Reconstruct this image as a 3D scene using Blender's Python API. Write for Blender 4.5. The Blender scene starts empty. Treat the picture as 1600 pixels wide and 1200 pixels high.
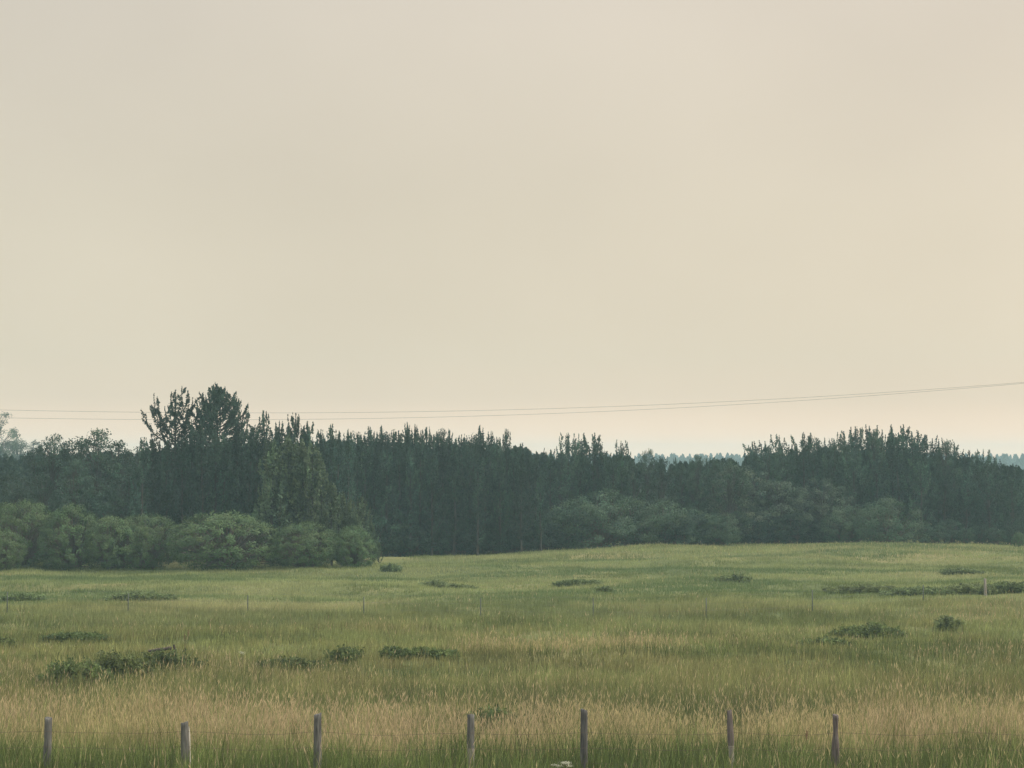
import bpy, math
import numpy as np
from mathutils import Vector

C = bpy.context.scene
COL = C.collection
PI = math.pi

# ------------------------------------------------------------------ camera
F = 3200.0 / 1600.0            # focal length in picture widths
CAM_Z = 6.3
PITCH = math.atan(120 / 3200)  # horizon sits 120 px (of 1200) below the centre
cd = bpy.data.cameras.new('camera')
cam = bpy.data.objects.new('camera', cd)
COL.objects.link(cam)
cd.sensor_width = 36
cd.lens = 36 * F
cd.clip_start = 0.5
cd.clip_end = 9000
cam.location = (0, 0, CAM_Z)
cam.rotation_euler = (PI / 2 + PITCH, 0, 0)
C.camera = cam

# ------------------------------------------------------------------ world
SUN_EL, SUN_AZ = math.radians(38), math.radians(92)   # azimuth clockwise from the view direction (+Y)
w = bpy.data.worlds.new('World')
C.world = w
w.use_nodes = True
nt = w.node_tree
nt.nodes.clear()
N = nt.nodes.new
L = nt.links.new
out = N('ShaderNodeOutputWorld')
bg = N('ShaderNodeBackground')
sky = N('ShaderNodeTexSky')
sky.sky_type = 'NISHITA'
sky.sun_disc = False
sky.sun_elevation = SUN_EL
sky.sun_rotation = SUN_AZ
sky.dust_density = 8
sky.air_density = 1.2
geo = N('ShaderNodeTexCoord')
sep = N('ShaderNodeSeparateXYZ')
L(geo.outputs['Generated'], sep.inputs[0])
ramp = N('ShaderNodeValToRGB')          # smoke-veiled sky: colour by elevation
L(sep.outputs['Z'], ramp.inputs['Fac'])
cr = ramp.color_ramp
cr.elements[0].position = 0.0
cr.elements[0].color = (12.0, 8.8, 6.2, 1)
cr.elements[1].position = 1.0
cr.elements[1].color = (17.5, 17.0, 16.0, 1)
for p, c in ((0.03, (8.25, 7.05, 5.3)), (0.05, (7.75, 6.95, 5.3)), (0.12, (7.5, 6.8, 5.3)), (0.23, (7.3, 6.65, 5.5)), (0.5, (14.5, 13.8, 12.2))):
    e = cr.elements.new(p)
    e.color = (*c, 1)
mp = N('ShaderNodeMapping')
mp.inputs['Scale'].default_value = (1.6, 1.2, 2.4)
nz = N('ShaderNodeTexNoise')
nz.inputs['Scale'].default_value = 2.6
nz.inputs['Detail'].default_value = 3
L(geo.outputs['Generated'], mp.inputs[0])
L(mp.outputs[0], nz.inputs['Vector'])
mr = N('ShaderNodeMapRange')
mr.inputs['From Min'].default_value = 0.3
mr.inputs['From Max'].default_value = 0.7
mr.inputs['To Min'].default_value = 0.955
mr.inputs['To Max'].default_value = 1.045
L(nz.outputs['Fac'], mr.inputs['Value'])
# brighter towards the veiled sun on the right
mx = N('ShaderNodeMapRange')
mx.inputs['From Min'].default_value = -0.28
mx.inputs['From Max'].default_value = 0.28
mx.inputs['To Min'].default_value = 0.955
mx.inputs['To Max'].default_value = 1.03
L(sep.outputs['X'], mx.inputs['Value'])
m1 = N('ShaderNodeMath')
m1.operation = 'MULTIPLY'
L(mr.outputs[0], m1.inputs[0])
L(mx.outputs[0], m1.inputs[1])
v1 = N('ShaderNodeVectorMath')
v1.operation = 'SCALE'
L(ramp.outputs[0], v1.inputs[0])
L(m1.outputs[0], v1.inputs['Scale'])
tint = N('ShaderNodeMix')           # greyer to the left, rosier to the right
tint.data_type = 'RGBA'
tint.inputs[6].default_value = (0.985, 0.992, 1.02, 1)
tint.inputs[7].default_value = (1.025, 0.998, 1.005, 1)
mx2 = N('ShaderNodeMapRange')
mx2.inputs['From Min'].default_value = -0.26
mx2.inputs['From Max'].default_value = 0.26
L(sep.outputs['X'], mx2.inputs['Value'])
L(mx2.outputs[0], tint.inputs['Factor'])
v2 = N('ShaderNodeVectorMath')
v2.operation = 'MULTIPLY'
L(v1.outputs[0], v2.inputs[0])
L(tint.outputs[2], v2.inputs[1])
mixs = N('ShaderNodeMix')
mixs.data_type = 'RGBA'
mixs.inputs['Factor'].default_value = 0.96
L(sky.outputs[0], mixs.inputs[6])
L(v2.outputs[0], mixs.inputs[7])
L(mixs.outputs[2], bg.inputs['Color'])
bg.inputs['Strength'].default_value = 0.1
L(bg.outputs[0], out.inputs[0])

# ------------------------------------------------------------------ sun (veiled by smoke)
sd = bpy.data.lights.new('sun', 'SUN')
sun = bpy.data.objects.new('sun', sd)
COL.objects.link(sun)
sd.energy = 2.8
sd.angle = math.radians(11)
sd.color = (1.0, 0.88, 0.70)
dirv = Vector((math.sin(SUN_AZ) * math.cos(SUN_EL), math.cos(SUN_AZ) * math.cos(SUN_EL), math.sin(SUN_EL)))
sun.rotation_euler = (-dirv).to_track_quat('-Z', 'Y').to_euler()
C.view_settings.view_transform = 'Standard'
C.view_settings.look = 'None'
C.view_settings.exposure = 0
C.view_settings.gamma = 1
C.view_settings.use_curve_mapping = False
C.render.engine = 'CYCLES'
C.cycles.max_bounces = 8
C.cycles.volume_bounces = 1
C.cycles.transparent_max_bounces = 8

# ------------------------------------------------------------------ helpers
cp, sp_ = math.cos(PITCH), math.sin(PITCH)


def at(px, py, d):
    """point seen at pixel (px, py) of the 1600x1200 photograph, d metres in front"""
    x, y, z = (px - 800) / 3200, 1.0, -(py - 600) / 3200
    Y, Z = y * cp - z * sp_, y * sp_ + z * cp
    return np.array((x * d / Y, d, CAM_Z + Z * d / Y))


def wx(px, d):
    return (px - 800) / 3200 * d


def hashn(ix, iy, s):
    v = np.sin(ix * 127.1 + iy * 311.7 + s * 74.7) * 43758.5453
    return v - np.floor(v)


def vnoise(x, y, s=0):
    x = np.asarray(x, float)
    y = np.asarray(y, float)
    ix, iy = np.floor(x), np.floor(y)
    fx, fy = x - ix, y - iy
    fx = fx * fx * (3 - 2 * fx)
    fy = fy * fy * (3 - 2 * fy)
    a = hashn(ix, iy, s) * (1 - fx) + hashn(ix + 1, iy, s) * fx
    b = hashn(ix, iy + 1, s) * (1 - fx) + hashn(ix + 1, iy + 1, s) * fx
    return a * (1 - fy) + b * fy


def fbm(x, y, s=0, o=4):
    t, a, n = 0, 0.5, 0
    for k in range(o):
        t = t + a * vnoise(np.asarray(x) * 2 ** k + 13.7 * k, np.asarray(y) * 2 ** k + 5.1 * k, s + k)
        n += a
        a *= 0.5
    return t / n


def sstep(a, b, x):
    t = np.clip((np.asarray(x, float) - a) / (b - a), 0, 1)
    return t * t * (3 - 2 * t)


def hgt(x, y):
    """height of the pasture"""
    x = np.asarray(x, float)
    y = np.asarray(y, float)
    z = -0.45 * sstep(70, 120, y)
    z = z + 0.62 * np.exp(-((x - 21) / 19) ** 2 - ((y - 146) / 17) ** 2)      # the low rise before the trees
    z = z - 0.35 * np.exp(-((x + 4) / 7) ** 2 - ((y - 150) / 16) ** 2)
    z = z + 0.42 * np.exp(-((x - 22) / 9) ** 2 - ((y - 104) / 5) ** 2)        # hummock at the right
    z = z + (fbm(x / 9, y / 5.5, 3, 3) - 0.5) * 0.8 * sstep(34, 60, y) * (1 - 0.6 * sstep(150, 200, y))
    z = z + (fbm(x / 300, y / 300, 9, 2) - 0.5) * 5 * sstep(260, 900, y)
    return z


def mk_mesh(name, V, faces, mats, col=None, fmat=None, smooth=False):
    """faces: list of (n,k) index arrays"""
    me = bpy.data.meshes.new(name)
    V = np.ascontiguousarray(V, dtype=np.float32)
    me.vertices.add(len(V))
    me.vertices.foreach_set('co', V.ravel())
    loops = np.concatenate([f.ravel() for f in faces]).astype(np.int32)
    tot = np.concatenate([np.full(len(f), f.shape[1]) for f in faces]).astype(np.int32)
    st = np.concatenate([[0], np.cumsum(tot)[:-1]]).astype(np.int32)
    me.loops.add(len(loops))
    me.loops.foreach_set('vertex_index', loops)
    me.polygons.add(len(tot))
    me.polygons.foreach_set('loop_start', st)
    me.polygons.foreach_set('loop_total', tot)
    for m in (mats if isinstance(mats, (list, tuple)) else [mats]):
        me.materials.append(m)
    if fmat is not None:
        me.polygons.foreach_set('material_index', fmat.astype(np.int32))
    if smooth:
        me.polygons.foreach_set('use_smooth', np.ones(len(tot), bool))
    if col is not None:
        a = me.color_attributes.new('tint', 'FLOAT_COLOR', 'POINT')
        c4 = np.ones((len(V), 4), np.float32)
        c4[:, :3] = col
        a.data.foreach_set('color', c4.ravel())
    me.update(calc_edges=True)
    return me


def tube(path, rad, k=6, cap=True):
    path = np.asarray(path, float)
    rad = np.asarray(rad, float)
    n = len(path)
    t = np.gradient(path, axis=0)
    t /= np.linalg.norm(t, axis=1)[:, None] + 1e-9
    ref = np.array((0, 1.0, 0)) if abs(t[:, 1]).mean() < 0.8 else np.array((1.0, 0, 0))
    u = np.cross(t, ref)
    u /= np.linalg.norm(u, axis=1)[:, None] + 1e-9
    v = np.cross(t, u)
    a = np.arange(k) / k * 2 * PI
    P = path[:, None] + rad[:, None, None] * (np.cos(a)[None, :, None] * u[:, None] + np.sin(a)[None, :, None] * v[:, None])
    V = P.reshape(-1, 3)
    i = np.arange(n - 1)[:, None] * k
    j = np.arange(k)[None]
    j2 = (j + 1) % k
    Q = np.stack([i + j, i + j2, i + k + j2, i + k + j], -1).reshape(-1, 4)
    return V, Q


class Quads:
    def __init__(s):
        s.V, s.Q, s.c, s.n = [], [], [], 0

    def add(s, V, Q, col=None):
        s.V.append(V)
        s.Q.append(Q + s.n)
        s.n += len(V)
        if col is not None:
            s.c.append(np.broadcast_to(col, (len(V), 3)))

    def mesh(s, name, mat, smooth=False):
        return mk_mesh(name, np.concatenate(s.V), [np.concatenate(s.Q)], mat,
                       np.concatenate(s.c) if s.c else None, smooth=smooth)


def unit(v):
    return v / (np.linalg.norm(v, axis=-1, keepdims=True) + 1e-9)


def leaf_quads(c, axis, nrm, ln, wd):
    """rhombic leaf faces: c centres, axis long direction, nrm rough normal"""
    a = unit(axis)
    b = unit(np.cross(nrm, a))
    n = len(c)
    V = np.empty((n, 4, 3))
    V[:, 0] = c - a * ln[:, None] * 0.5
    V[:, 1] = c + b * wd[:, None] * 0.5 - a * ln[:, None] * 0.08
    V[:, 2] = c + a * ln[:, None] * 0.5
    V[:, 3] = c - b * wd[:, None] * 0.5 - a * ln[:, None] * 0.08
    return V.reshape(-1, 3), np.arange(n * 4).reshape(n, 4)


def link(name, me, parent=None):
    o = bpy.data.objects.new(name, me)
    COL.objects.link(o)
    if parent:
        o.parent = parent
    return o


def tag(o, label=None, cat=None, group=None, kind=None):
    for k, v in (('label', label), ('category', cat), ('group', group), ('kind', kind)):
        if v:
            o[k] = v
    return o


def clone(root, loc, rot, scl, label, group=None, cat=None):
    """a copy of a thing with copies of its parts"""
    r = root.copy()
    COL.objects.link(r)
    r.location, r.rotation_euler, r.scale = loc, rot, scl
    r['label'] = label
    if group:
        r['group'] = group
    elif 'group' in r:
        del r['group']
    if cat:
        r['category'] = cat
    for ch in root.children:
        c = ch.copy()
        COL.objects.link(c)
        c.parent = r
    return r


# ------------------------------------------------------------------ materials
def mat_new(name):
    m = bpy.data.materials.new(name)
    m.use_nodes = True
    m.node_tree.nodes.clear()
    return m, m.node_tree.nodes.new, m.node_tree.links.new


def mat_foliage(name, base, trans=0.3, var=0.3, noise=2.0, spread=0.35, rough=0.6):
    """leaf: colour = base x per-clump tint x per-plant variation"""
    m, N, L = mat_new(name)
    o = N('ShaderNodeOutputMaterial')
    at_ = N('ShaderNodeAttribute')
    at_.attribute_name = 'tint'
    oi = N('ShaderNodeObjectInfo')
    hs = N('ShaderNodeHueSaturation')
    mr = N('ShaderNodeMapRange')
    mr.inputs['To Min'].default_value = 1 - var
    mr.inputs['To Max'].default_value = 1 + var
    L(oi.outputs['Random'], mr.inputs['Value'])
    L(mr.outputs[0], hs.inputs['Value'])
    mh = N('ShaderNodeMapRange')
    mh.inputs['To Min'].default_value = 0.485
    mh.inputs['To Max'].default_value = 0.515
    ml = N('ShaderNodeMath')
    ml.operation = 'MULTIPLY'
    ml.inputs[1].default_value = 7.31
    fr = N('ShaderNodeMath')
    fr.operation = 'FRACT'
    L(oi.outputs['Random'], ml.inputs[0])
    L(ml.outputs[0], fr.inputs[0])
    L(fr.outputs[0], mh.inputs['Value'])
    L(mh.outputs[0], hs.inputs['Hue'])
    mul = N('ShaderNodeMix')
    mul.data_type = 'RGBA'
    mul.blend_type = 'MULTIPLY'
    mul.inputs['Factor'].default_value = 1
    mul.inputs[6].default_value = (*base, 1)
    L(at_.outputs['Color'], mul.inputs[7])
    L(mul.outputs[2], hs.inputs['Color'])
    tc = N('ShaderNodeTexCoord')
    nz = N('ShaderNodeTexNoise')
    nz.inputs['Scale'].default_value = noise
    nz.inputs['Detail'].default_value = 3
    L(tc.outputs['Object'], nz.inputs['Vector'])
    m2 = N('ShaderNodeMapRange')
    m2.inputs['From Min'].default_value = 0.3
    m2.inputs['From Max'].default_value = 0.7
    m2.inputs['To Min'].default_value = 1 - spread
    m2.inputs['To Max'].default_value = 1 + spread
    L(nz.outputs['Fac'], m2.inputs['Value'])
    sc = N('ShaderNodeVectorMath')
    sc.operation = 'SCALE'
    L(hs.outputs[0], sc.inputs[0])
    L(m2.outputs[0], sc.inputs['Scale'])
    pr = N('ShaderNodeBsdfPrincipled')
    pr.inputs['Roughness'].default_value = rough
    pr.inputs['Specular IOR Level'].default_value = 0.2
    L(sc.outputs[0], pr.inputs['Base Color'])
    tr = N('ShaderNodeBsdfTranslucent')
    L(sc.outputs[0], tr.inputs['Color'])
    mixn = N('ShaderNodeMixShader')
    mixn.inputs[0].default_value = trans
    L(pr.outputs[0], mixn.inputs[1])
    L(tr.outputs[0], mixn.inputs[2])
    L(mixn.outputs[0], o.inputs[0])
    return m


def mat_wood(name, c1, c2, scale=(14, 14, 1.6), rough=0.85):
    m, N, L = mat_new(name)
    o = N('ShaderNodeOutputMaterial')
    pr = N('ShaderNodeBsdfPrincipled')
    pr.inputs['Roughness'].default_value = rough
    pr.inputs['Specular IOR Level'].default_value = 0.2
    tc = N('ShaderNodeTexCoord')
    mp = N('ShaderNodeMapping')
    mp.inputs['Scale'].default_value = scale
    nz = N('ShaderNodeTexNoise')
    nz.inputs['Scale'].default_value = 1.3
    nz.inputs['Detail'].default_value = 6
    nz.inputs['Distortion'].default_value = 0.6
    rp = N('ShaderNodeValToRGB')
    rp.color_ramp.elements[0].position = 0.32
    rp.color_ramp.elements[0].color = (*c1, 1)
    rp.color_ramp.elements[1].position = 0.68
    rp.color_ramp.elements[1].color = (*c2, 1)
    L(tc.outputs['Object'], mp.inputs[0])
    L(mp.outputs[0], nz.inputs['Vector'])
    L(nz.outputs['Fac'], rp.inputs[0])
    L(rp.outputs[0], pr.inputs['Base Color'])
    bp = N('ShaderNodeBump')
    bp.inputs['Strength'].default_value = 0.6
    bp.inputs['Distance'].default_value = 0.02
    L(nz.outputs['Fac'], bp.inputs['Height'])
    L(bp.outputs[0], pr.inputs['Normal'])
    L(pr.outputs[0], o.inputs[0])
    return m


def mat_ground():
    m, N, L = mat_new('pasture_soil')
    o = N('ShaderNodeOutputMaterial')
    pr = N('ShaderNodeBsdfPrincipled')
    pr.inputs['Roughness'].default_value = 0.95
    pr.inputs['Specular IOR Level'].default_value = 0.1
    tc = N('ShaderNodeTexCoord')

    def noise(scale, detail, vec=(1, 1, 1)):
        mp = N('ShaderNodeMapping')
        mp.inputs['Scale'].default_value = vec
        n = N('ShaderNodeTexNoise')
        n.inputs['Scale'].default_value = scale
        n.inputs['Detail'].default_value = detail
        L(tc.outputs['Object'], mp.inputs[0])
        L(mp.outputs[0], n.inputs['Vector'])
        return n
    a = noise(0.09, 5, (1, 1.6, 1))
    r = N('ShaderNodeValToRGB')
    for i, (p, c) in enumerate(((0.3, (0.075, 0.10, 0.04)), (0.5, (0.13, 0.15, 0.06)), (0.72, (0.23, 0.20, 0.10)))):
        e = r.color_ramp.elements[i] if i < 2 else r.color_ramp.elements.new(p)
        e.position = p
        e.color = (*c, 1)
    L(a.outputs['Fac'], r.inputs[0])
    b = noise(6, 6)
    mrn = N('ShaderNodeMapRange')
    mrn.inputs['From Min'].default_value = 0.3
    mrn.inputs['From Max'].default_value = 0.7
    mrn.inputs['To Min'].default_value = 0.7
    mrn.inputs['To Max'].default_value = 1.3
    L(b.outputs['Fac'], mrn.inputs['Value'])
    s = N('ShaderNodeVectorMath')
    s.operation = 'SCALE'
    L(r.outputs[0], s.inputs[0])
    L(mrn.outputs[0], s.inputs['Scale'])
    L(s.outputs[0], pr.inputs['Base Color'])
    bp = N('ShaderNodeBump')
    bp.inputs['Distance'].default_value = 0.1
    L(b.outputs['Fac'], bp.inputs['Height'])
    L(bp.outputs[0], pr.inputs['Normal'])
    L(pr.outputs[0], o.inputs[0])
    return m


def mat_plain(name, c, rough=0.6, metal=0.0):
    m, N, L = mat_new(name)
    o = N('ShaderNodeOutputMaterial')
    pr = N('ShaderNodeBsdfPrincipled')
    pr.inputs['Roughness'].default_value = rough
    pr.inputs['Metallic'].default_value = metal
    nz = N('ShaderNodeTexNoise')
    nz.inputs['Scale'].default_value = 9
    mx = N('ShaderNodeMix')
    mx.data_type = 'RGBA'
    mx.inputs[6].default_value = (*[k * 0.7 for k in c], 1)
    mx.inputs[7].default_value = (*[min(1, k * 1.25) for k in c], 1)
    L(nz.outputs['Fac'], mx.inputs[0])
    L(mx.outputs[2], pr.inputs['Base Color'])
    L(pr.outputs[0], o.inputs[0])
    return m


M_POP = mat_foliage('poplar_leaves', (0.036, 0.070, 0.051), 0.3, 0.38)
M_POPF = mat_foliage('young_poplar_leaves', (0.088, 0.128, 0.074), 0.25, 0.14)
M_ASP = mat_foliage('aspen_leaves', (0.040, 0.074, 0.050), 0.25, 0.38, 1.2)
M_WIL = mat_foliage('willow_leaves', (0.068, 0.116, 0.048), 0.12, 0.10, 0.9, 0.25)
M_BUSH = mat_foliage('dusky_bush_leaves', (0.060, 0.102, 0.060), 0.25, 0.12, 0.9, 0.25)
M_DUSK = mat_foliage('dusky_tree_leaves', (0.082, 0.118, 0.080), 0.25, 0.05, 1.2)
M_LOW = mat_foliage('low_shrub_leaves', (0.105, 0.145, 0.050), 0.3, 0.2, 3)
M_GRASS = mat_foliage('grass_blades', (1, 1, 1), 0.4, 0.0, 0.8, 0.12, 0.8)
M_BARK = mat_wood('grey_bark', (0.030, 0.030, 0.028), (0.075, 0.072, 0.066), (5, 5, 1))
M_TWIG = mat_wood('brown_twigs', (0.06, 0.045, 0.04), (0.13, 0.10, 0.085), (5, 5, 1))
M_SOIL = mat_ground()

# ------------------------------------------------------------------ pasture
xs = np.unique(np.concatenate([np.linspace(-3000, -200, 15), np.linspace(-200, -55, 25), np.linspace(-55, 55, 221),
                               np.linspace(55, 200, 25), np.linspace(200, 3000, 15)]))
ys = np.unique(np.concatenate([np.linspace(-300, 20, 10), np.linspace(20, 210, 381), np.linspace(210, 1000, 60),
                               np.linspace(1000, 6000, 20)]))
X, Y = np.meshgrid(xs, ys)
V = np.stack([X, Y, hgt(X, Y)], -1).reshape(-1, 3)
nx, ny = len(xs), len(ys)
i = np.arange(ny - 1)[:, None] * nx
j = np.arange(nx - 1)[None]
Q = np.stack([i + j, i + j + 1, i + nx + j + 1, i + nx + j], -1).reshape(-1, 4)
g = link('ground', mk_mesh('ground', V, [Q], M_SOIL, smooth=True))
tag(g, 'rolling pasture ground under the grass, reaching to the horizon', 'ground', kind='structure')

# ------------------------------------------------------------------ grass
def depth_of(py, z=0.0):
    return (CAM_Z - z) * 3200 / (py - 720)


GREEN = np.array((0.215, 0.262, 0.100))
DEEP = np.array((0.085, 0.120, 0.040))
OLIVE = np.array((0.245, 0.248, 0.102))
STRAW = np.array((0.500, 0.435, 0.230))
PINK = np.array((0.510, 0.420, 0.250))
FARG = np.array((0.295, 0.335, 0.150))


def lerp(a, b, t):
    return a + (b - a) * t[..., None]


# where low shrubs crowd the grass: (column, foot row, width) as seen in the photograph
SHRUBS = [(120, 1054, 95), (190, 1050, 110), (262, 1044, 95), (770, 1122, 54), (902, 911, 68), (1147, 906, 40), (1352, 988, 84), (1284, 1004, 100), (1478, 975, 20), (1345, 922, 90), (1430, 926, 110), (1510, 924, 90), (1580, 922, 70), (541, 1022, 30), (465, 1036, 85), (615, 1018, 26), (668, 1016, 60), (222, 934, 100), (30, 934, 70), (120, 990, 100), (680, 914, 26), (715, 915, 50), (612, 890, 22), (948, 921, 10), (1500, 894, 60), (10, 1003, 12)]


def crowding(x, y):
    c = np.zeros_like(x)
    for (px, by, w_) in SHRUBS:
        z, d = -0.1, 60.0
        for _ in range(8):
            gr = 0.42 if d < 58 else 0.3 if d < 92 else 0.14
            z = float(hgt(wx(px, d), d))
            d = 0.5 * d + 0.5 * min(165, (CAM_Z - z - gr) * 3200 / (by - 720))
        a, b = w_ / 3200 * d * 0.55, 0.9
        c = np.maximum(c, np.exp(-(((x - wx(px, d)) / a) ** 4 + ((y - d - 0.4) / b) ** 4)))
    return c


def straw_amount(x, y):
    """how much of the grass is in dry seed head at a place in the pasture"""
    px = 800 + x / y * 3200
    wob = (fbm(x / 6, y / 3.0, 21, 3) - 0.5)
    yy = y + wob * 5
    t = 0.85 * sstep(42.6, 44.2, yy) * (1 - sstep(46, 51, yy))
    t = t + 0.15 * sstep(46, 50, yy) * (1 - sstep(56, 61, yy)) * (0.4 + 0.9 * fbm(x / 4, y / 3, 5, 2))
    t = t + 0.22 * sstep(54, 57, yy) * (1 - sstep(61, 64, yy)) * (1 - sstep(350, 760, px))
    t = t + 0.55 * np.exp(-((y - 68.5 - wob * 4) / 2.3) ** 2) * sstep(640, 740, px) * (1 - sstep(1060, 1180, px))
    t = t + 0.55 * np.exp(-((y - 64.5 - wob * 3) / 2.6) ** 2) * sstep(1380, 1430, px)
    t = t + 0.4 * np.exp(-((y - 85) / 6) ** 2) * sstep(1330, 1480, px)
    t = t + 0.20 * sstep(0.55, 0.8, fbm(x / 10, y / 5, 33, 3)) * sstep(60, 75, y)
    t = t + 0.6 * sstep(132, 142, y) * sstep(800, 950, px)
    t = t * (0.55 + 0.9 * fbm(x / 2.2, y / 1.6, 41, 3)) * (1 - 0.6 * sstep(50, 55, y))
    t = t + 0.75 * np.exp(-((y - 67.2 - wob * 3) / 1.5) ** 2) * sstep(690, 760, px) * (1 - sstep(1050, 1120, px))
    return np.clip(t, 0, 1)


def grass_field(name, label, y0, y1, dens, nb, h0, wd, seed, headp, cols=None, xr=None, extra=None):
    r = np.random.default_rng(seed)
    n = int((y1 ** 2 - y0 ** 2) / 2 * 0.58 * dens)
    y = np.sqrt(r.uniform(y0 ** 2, y1 ** 2, n))
    x = r.uniform(-0.29, 0.29, n) * y
    # leave some thin places between tufts
    keep = fbm(x / 1.1, y / 1.1, seed, 2) > r.uniform(0.1, 0.5, n)
    keep &= y < np.where(x < -7, 132.5, np.where(x < 4, 151.0, 155.5)) + fbm(x / 1.5, x * 0, 8, 3) * 5 - 1
    x, y = x[keep], y[keep]
    st = straw_amount(x, y)
    big = fbm(x / 7, y / 4, 11, 3)
    fine = fbm(x / 1.6, y / 1.2, 17, 3)
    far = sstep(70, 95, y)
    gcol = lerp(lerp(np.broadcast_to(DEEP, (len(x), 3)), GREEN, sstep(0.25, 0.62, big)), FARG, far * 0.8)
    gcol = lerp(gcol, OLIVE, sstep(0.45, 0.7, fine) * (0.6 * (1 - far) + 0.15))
    brown = sstep(50, 54, y) * (1 - sstep(63, 72, y)) * sstep(0.35, 0.6, fbm(x / 5, y / 2.5, 91, 3))
    gcol = lerp(gcol, np.array((0.275, 0.255, 0.115)), brown * 0.3)
    tuft_h = h0 * (0.6 + 0.8 * fine) * (1 + 0.25 * st)
    strip = (1 - sstep(41.6, 43.6, y + (fbm(x / 3, 0 * y, 51, 3) - 0.5) * 3))
    gcol = lerp(gcol, DEEP * np.array((1.1, 1.15, 1.0)), strip * 0.95)
    st = st * (1 - 0.75 * strip)
    tuft_h = tuft_h * (1 + 0.25 * strip)
    # darker lush patches and shading of the undulations, put into the colour as thin bands
    lush_shade = sstep(0.52, 0.66, fbm(x / 6, y / 2.6, 61, 3)) * (1 - st)
    gcol = lerp(gcol, DEEP * 1.15, lush_shade * 0.7)
    swale_shade = sstep(0.5, 0.64, fbm(x / 11, y / 4.2, 71, 3)) * far  # shade of the far hollows, put into the grass colour
    gcol = lerp(gcol, GREEN * np.array((0.58, 0.68, 0.72)), swale_shade * 0.9)
    pale = sstep(0.54, 0.68, fbm(x / 13, y / 3.6, 75, 3)) * far * (1 - swale_shade)
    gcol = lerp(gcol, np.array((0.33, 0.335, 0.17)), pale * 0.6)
    vis = r.lognormal(0, 1, len(x)) ** (0.22 - 0.13 * far + 0.14 * strip)                 # tuft to tuft difference
    gcol = gcol * vis[:, None]
    tuft_h = tuft_h * np.clip(r.lognormal(0, 0.28, len(x)), 0.5, 2.0)
    st = np.clip(st * r.uniform(0.3, 1.8, len(x)), 0, 1)
    cw = crowding(x, y)
    tuft_h = tuft_h * (1 - 0.55 * cw)
    st = st * (1 - 0.8 * cw)
    # repeat per blade
    B = np.repeat(np.arange(len(x)), nb)
    m = len(B)
    sr = 0.10 + 0.0016 * y[B]
    bx = x[B] + r.normal(0, 1, m) * sr
    by = y[B] + r.normal(0, 1, m) * sr
    isst = r.random(m) < st[B] * 0.62 + 0.012 * (1 - far[B])
    tall = (strip[B] > 0.5) & (r.random(m) < 0.012 + 0.02 * (bx > 4))
    isst |= tall
    H = tuft_h[B] * (1 + 0.35 * tall) * r.uniform(0.45, 1.15, m) * np.where(isst, 1.15, 1.0)
    lean = r.normal(0.03, 0.20, m) * H
    leany = r.normal(0, 0.20, m) * H
    wdt = wd * r.uniform(0.6, 1.4, m) * np.where(isst, 0.55, 1.0)
    ang = r.uniform(0, PI, m)
    z = hgt(bx, by) - 0.02
    bu = np.stack([np.cos(ang), np.sin(ang) * 0.8, np.zeros(m)], -1)
    base = np.stack([bx, by, z], -1)
    mid = base + np.stack([lean * 0.35, leany * 0.35, H * 0.58], -1)
    tip = base + np.stack([lean, leany, H], -1)
    V = np.empty((m, 5, 3))
    V[:, 0] = base - bu * wdt[:, None] * 0.5
    V[:, 1] = base + bu * wdt[:, None] * 0.5
    V[:, 2] = mid + bu * wdt[:, None] * 0.4
    V[:, 3] = mid - bu * wdt[:, None] * 0.4
    V[:, 4] = tip
    scol = lerp(np.broadcast_to(STRAW, (m, 3)), PINK, sstep(0.4, 0.65, vnoise(bx / 3, by / 2, 77)))
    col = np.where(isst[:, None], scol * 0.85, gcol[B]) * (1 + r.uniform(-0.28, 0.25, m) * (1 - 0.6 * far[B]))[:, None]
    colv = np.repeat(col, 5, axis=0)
    k = np.arange(m)[:, None] * 5
    Q = k + np.array([[0, 1, 2, 3]])
    T = k + np.array([[3, 2, 4]])
    # seed heads on the dry stems
    hs = np.nonzero(isst & (r.random(m) < headp))[0]
    Vh = np.empty((len(hs), 4, 3))
    d = unit(tip[hs] - mid[hs])
    hl = r.uniform(0.08, 0.16, len(hs))
    hw = wd * r.uniform(0.8, 1.3, len(hs))
    Vh[:, 0] = tip[hs] - d * hl[:, None] * 0.3
    Vh[:, 1] = tip[hs] + d * hl[:, None] * 0.25 + bu[hs] * hw[:, None] * 0.5
    Vh[:, 2] = tip[hs] + d * hl[:, None]
    Vh[:, 3] = tip[hs] + d * hl[:, None] * 0.25 - bu[hs] * hw[:, None] * 0.5
    ch = scol[hs] * r.uniform(0.85, 1.25, len(hs))[:, None]
    Qh = 5 * m + np.arange(len(hs) * 4).reshape(-1, 4)
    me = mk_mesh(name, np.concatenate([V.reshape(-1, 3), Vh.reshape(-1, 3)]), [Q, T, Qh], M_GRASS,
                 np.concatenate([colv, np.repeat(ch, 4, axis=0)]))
    o = link(name, me)
    tag(o, label, 'grass', kind='stuff')
    return o


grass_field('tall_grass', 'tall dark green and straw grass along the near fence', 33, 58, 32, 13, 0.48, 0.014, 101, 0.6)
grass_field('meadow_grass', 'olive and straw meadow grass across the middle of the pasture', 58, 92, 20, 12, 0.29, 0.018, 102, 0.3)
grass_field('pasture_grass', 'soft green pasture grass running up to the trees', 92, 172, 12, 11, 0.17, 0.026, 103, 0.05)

# ------------------------------------------------------------------ tree builders
HID = (0, -60, 0)


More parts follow.
